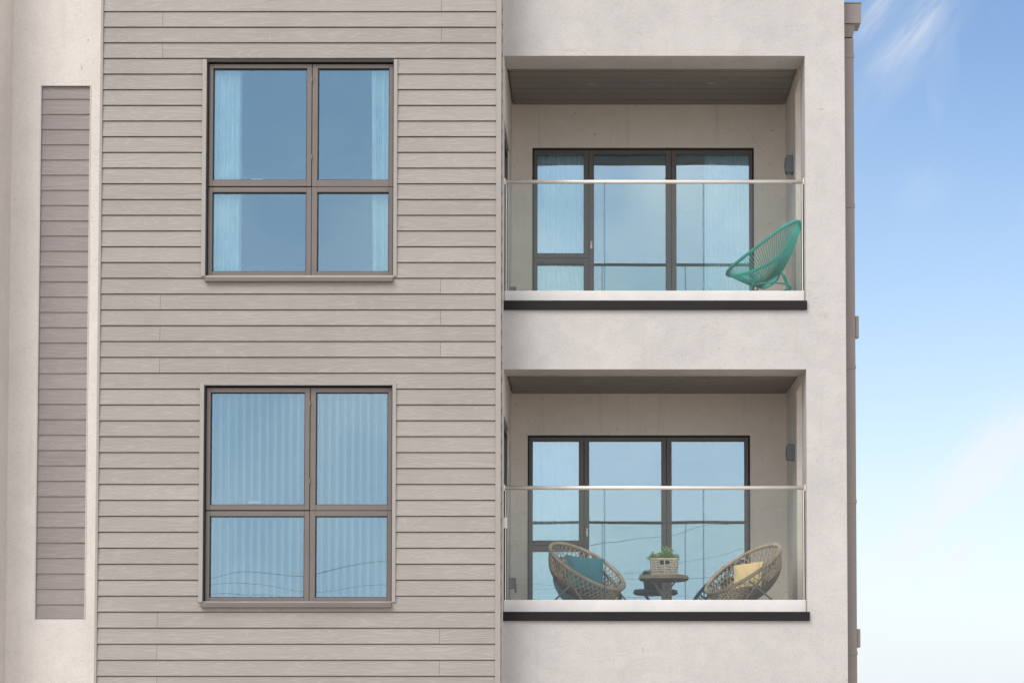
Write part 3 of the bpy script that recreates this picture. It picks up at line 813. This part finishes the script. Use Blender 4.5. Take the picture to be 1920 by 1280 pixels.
# ---- green string chair on the upper balcony
def string_chair(center, nrm, RL, RW, fz):
    base = Vector((center.x, center.y, fz)); n, f, s = frame_from(nrm); c = center-base
    o = empty('string_chair', base, 'turquoise cord egg chair on the upper balcony', 'chair')
    def rim(a):
        ca, sa = math.cos(a), math.sin(a)
        return c+f*(RL*ca)+s*(RW*sa*(1-.16*ca))+n*(.05*ca*ca)
    N = 72; m = MB(); m.tube([rim(2*math.pi*k/N) for k in range(N)], .0155, 10, True); m.build('rim', M['green'], o)
    hub = c-n*.27+f*.13
    def ring(a): return hub+f*(.10*math.cos(a))+s*(.085*math.sin(a))
    m = MB(); m.tube([ring(2*math.pi*k/24) for k in range(24)], .009, 6, True); m.build('seat_ring', M['green'], o)
    # each cord one of many: cords past counting as parts are a single part
    m = MB(); NC = 92
    for k in range(NC):
        a = 2*math.pi*k/NC
        p, q = rim(a), ring(a)
        mid = p.lerp(q, .55)-n*.025
        m.tube([p, p.lerp(mid, .5)-n*.004, mid, q], .0040, 5)
    cd = m.build('cords', M['green'], o); cd['kind'] = 'stuff'
    hz = Vector((f.x, f.y, 0)).normalized(); sz = Vector((-hz.y, hz.x, 0))
    # three legs joined under the seat by a bent hoop
    hoop = [Vector((hub.x, hub.y, 0))+hz*(.20*math.cos(t))+sz*(.22*math.sin(t))+Vector((0, 0, hub.z-.05)) for t in [2*math.pi*k/30 for k in range(30)]]
    m = MB(); m.tube(hoop, .009, 8, True); m.build('seat_hoop', M['green'], o)
    for t in (R(38), R(-38), R(150), R(-150)):
        a = Vector((hub.x, hub.y, 0))+hz*(.20*math.cos(t))+sz*(.22*math.sin(t)); a.z = hub.z-.05
        b = Vector((hub.x, hub.y, 0))+hz*(.33*math.cos(t))+sz*(.33*math.sin(t)); b.z = .008
        m = MB(); m.tube([a+(a-b)*.45, b], .0095, 8); m.build('leg', M['green'], o)
string_chair(pt(1437, 474, .80), (-.53, .14, .84), .435, .37, floors[0])

# ---- folding table
tz = H(1078, .70); th = tz-fz1
T = empty('side_table', (X(1244.5, 1078, .70), .70, fz1), 'small round woven side table with crossed folding legs', 'table')
m = MB(); RT = .242
m.lathe([(RT-.03, th-.058), (RT-.008, th-.05), (RT, th-.03), (RT-.006, th-.010), (RT-.022, th), ], 48); m.build('table_top', M['rattan_dense'], T, )
m = MB(); 
for r_, z_ in ((RT-.004, th-.020), (RT+.000, th-.034), (RT-.012, th-.008)):
    m.tube([(r_*math.cos(2*math.pi*k/60), r_*math.sin(2*math.pi*k/60), z_) for k in range(60)], .0065, 5, True)
m.build('table_rim', M['rattan'], T)
for y in (-.13, .13):
    for sg in (-1, 1):
        yy = y+sg*.011; m = MB(); m.tube([(sg*.115, yy, th-.055), (-sg*.13, yy, .008)], .0085, 8); m.build('leg', M['leg'], T)
for sx in (-.115, .115):
    m = MB(); m.tube([(sx, -.14, th-.062), (sx, .14, th-.062)], .008, 6); m.build('cross_bar', M['leg'], T)

# ---- basket with a plant
bx, by = X(1245.5, 1070, .66), .67
K = empty('wicker_basket', (bx, by, tz+.001), 'whitewashed wicker basket with handle hole, standing on the side table', 'basket')
bh = .150
def brect(t, z, w_=.133, d_=.085):
    sc = .90+.10*z/bh; a = t*2*math.pi; e = .42
    c_, s_ = math.cos(a), math.sin(a)
    return Vector((w_*sc*math.copysign(abs(c_)**e, c_), d_*sc*math.copysign(abs(s_)**e, s_), z))
m = MB(); NR = 9; NP = 168
for r_ in range(NR):
    z_ = .008+r_*(bh-.016)/(NR-1)
    gap = r_ in (6, 7)
    pts = []; runs = []
    for k in range(NP+1):
        p = brect(k/NP, z_); out = Vector((p.x, p.y, 0)).normalized()
        p = p+out*(.0045*math.sin(k/NP*math.pi*28+(r_ % 2)*math.pi))+Vector((0, 0, .0018*math.sin(k*.9+r_)))
        if gap and p.y < -.03 and abs(p.x) < .042:
            if len(pts) > 1: runs.append(pts)
            pts = []
        else: pts.append(p)
    if len(pts) > 1: runs.append(pts)
    for q in runs: m.tube(q, .0066, 5)
for z_ in (bh+.002, 0.004):
    m.tube([brect(k/80, z_) for k in range(80)], .010, 6, True)
m.build('weave', M['wicker'], K)
m = MB()
for k in range(18):
    t = (k+.5)/18; m.tube([brect(t, 0), brect(t, bh)], .0035, 4)
m.tube([brect(.75, 0), brect(.75, bh)], .006, 5)
m.build('stakes', M['wicker'], K)
m = MB(); b0 = len(m.v)
def ins(a, b): 
    p = brect(a, b*bh*.93); return Vector((p.x*.93, p.y*.90, p.z+.003))
m.grid(ins, 48, 3); m.quad(*[Vector((sx*.11, sy*.065, bh*.55)) for sx, sy in ((-1, -1), (1, -1), (1, 1), (-1, 1))]); m.build('liner', M['darkw'], K)
leafm = NT('leaf'); la = leafm.n('ShaderNodeAttribute', attribute_name='rnd')
lc = leafm.mix(la.outputs['Fac'], (0.16, 0.36, 0.08), (0.72, 0.85, 0.45)); lp = leafm.bsdf(lc, .5)
ltl = leafm.n('ShaderNodeBsdfTranslucent'); leafm.l(lc, ltl.inputs[0]); lmx = leafm.n('ShaderNodeMixShader'); lmx.inputs[0].default_value = .3
leafm.l(lp.outputs[0], lmx.inputs[1]); leafm.l(ltl.outputs[0], lmx.inputs[2]); leafm.l(lmx.outputs[0], leafm.out.inputs[0])
P_ = empty('potted_plant', (bx, by, tz+bh*.85), 'bushy small-leaved green plant growing in the wicker basket', 'plant')
rn = random.Random(4); m = MB(); stems = MB()
for k in range(150):
    x = rn.uniform(-.12, .12); y = rn.uniform(-.075, .075); h = rn.uniform(.055, .125)*(1-.25*abs(x)/.13)*(1+.3*math.sin(x*38+1))
    tx, ty = x*1.15+rn.gauss(0, .014), y*1.2+rn.gauss(0, .012)
    if rn.random() < .12: tx *= 1.12; h *= .7
    stems.tube([(x*.9, y*.9, 0), ((x+tx)/2, (y+ty)/2, h*.6), (tx, ty, h)], .0013, 3)
    shade = rn.random()
    for j in range(9):
        q = .35+.65*j/8; c_ = Vector((x+(tx-x)*q, y+(ty-y)*q, h*q)); an = j*2.4+rn.random()
        d = Vector((math.cos(an), math.sin(an), rn.uniform(-.1, .8))).normalized(); L = rn.uniform(.019, .031); wd = L*.36
        sd2 = d.cross(Vector((0, 0, 1))).normalized(); up = sd2.cross(d)*(.2*L)
        m.cur = min(1, max(0, shade*.5+rn.random()*.5))
        b = len(m.v); m.v += [tuple(c_), tuple(c_+d*L*.5+sd2*wd+up), tuple(c_+d*L), tuple(c_+d*L*.5-sd2*wd+up)]
        m.face([b, b+1, b+2, b+3])
m.build('foliage', leafm.m, P_); stems.build('stem', leafm.m, P_)

# ------------------------------------------------------------ overhead cables across the street (seen mirrored in the glass)
for i, (u0, v0_, u1, v1_, yc, r_, lb) in enumerate((
        (394, 1093, 1500, 936, -34, .006, 'long black overhead cable mirrored highest in the lower window and balcony glass'),
        (1100, 1074, 1440, 1003, -31, .004, 'long black overhead cable mirrored above the side table plant'),
        (950, 1086, 1500, 1052, -36, .0045, 'long black overhead cable mirrored just above the rattan seats'),
        (950, 1112, 1500, 1086, -33, .004, 'long black overhead cable mirrored lowest, near the balcony channel'))):
    Ym = -.36 if i == 0 else .13; Yv = 2*Ym-yc
    a = pt(u0, v0_, Yv); b = pt(u1, v1_, Yv); a.y = b.y = yc
    d = b-a; P0 = a-d*1.6; P1 = b+d*1.6
    m = MB(); L = (P1-P0).length
    m.tube([P0.lerp(P1, t)-Vector((0, 0, .35*(4*t*(1-t)-.9))) for t in [k/40 for k in range(41)]], r_, 6)
    tag(m.build('overhead_cable', M['cable']), lb, 'cable', 'overhead cables across the street')
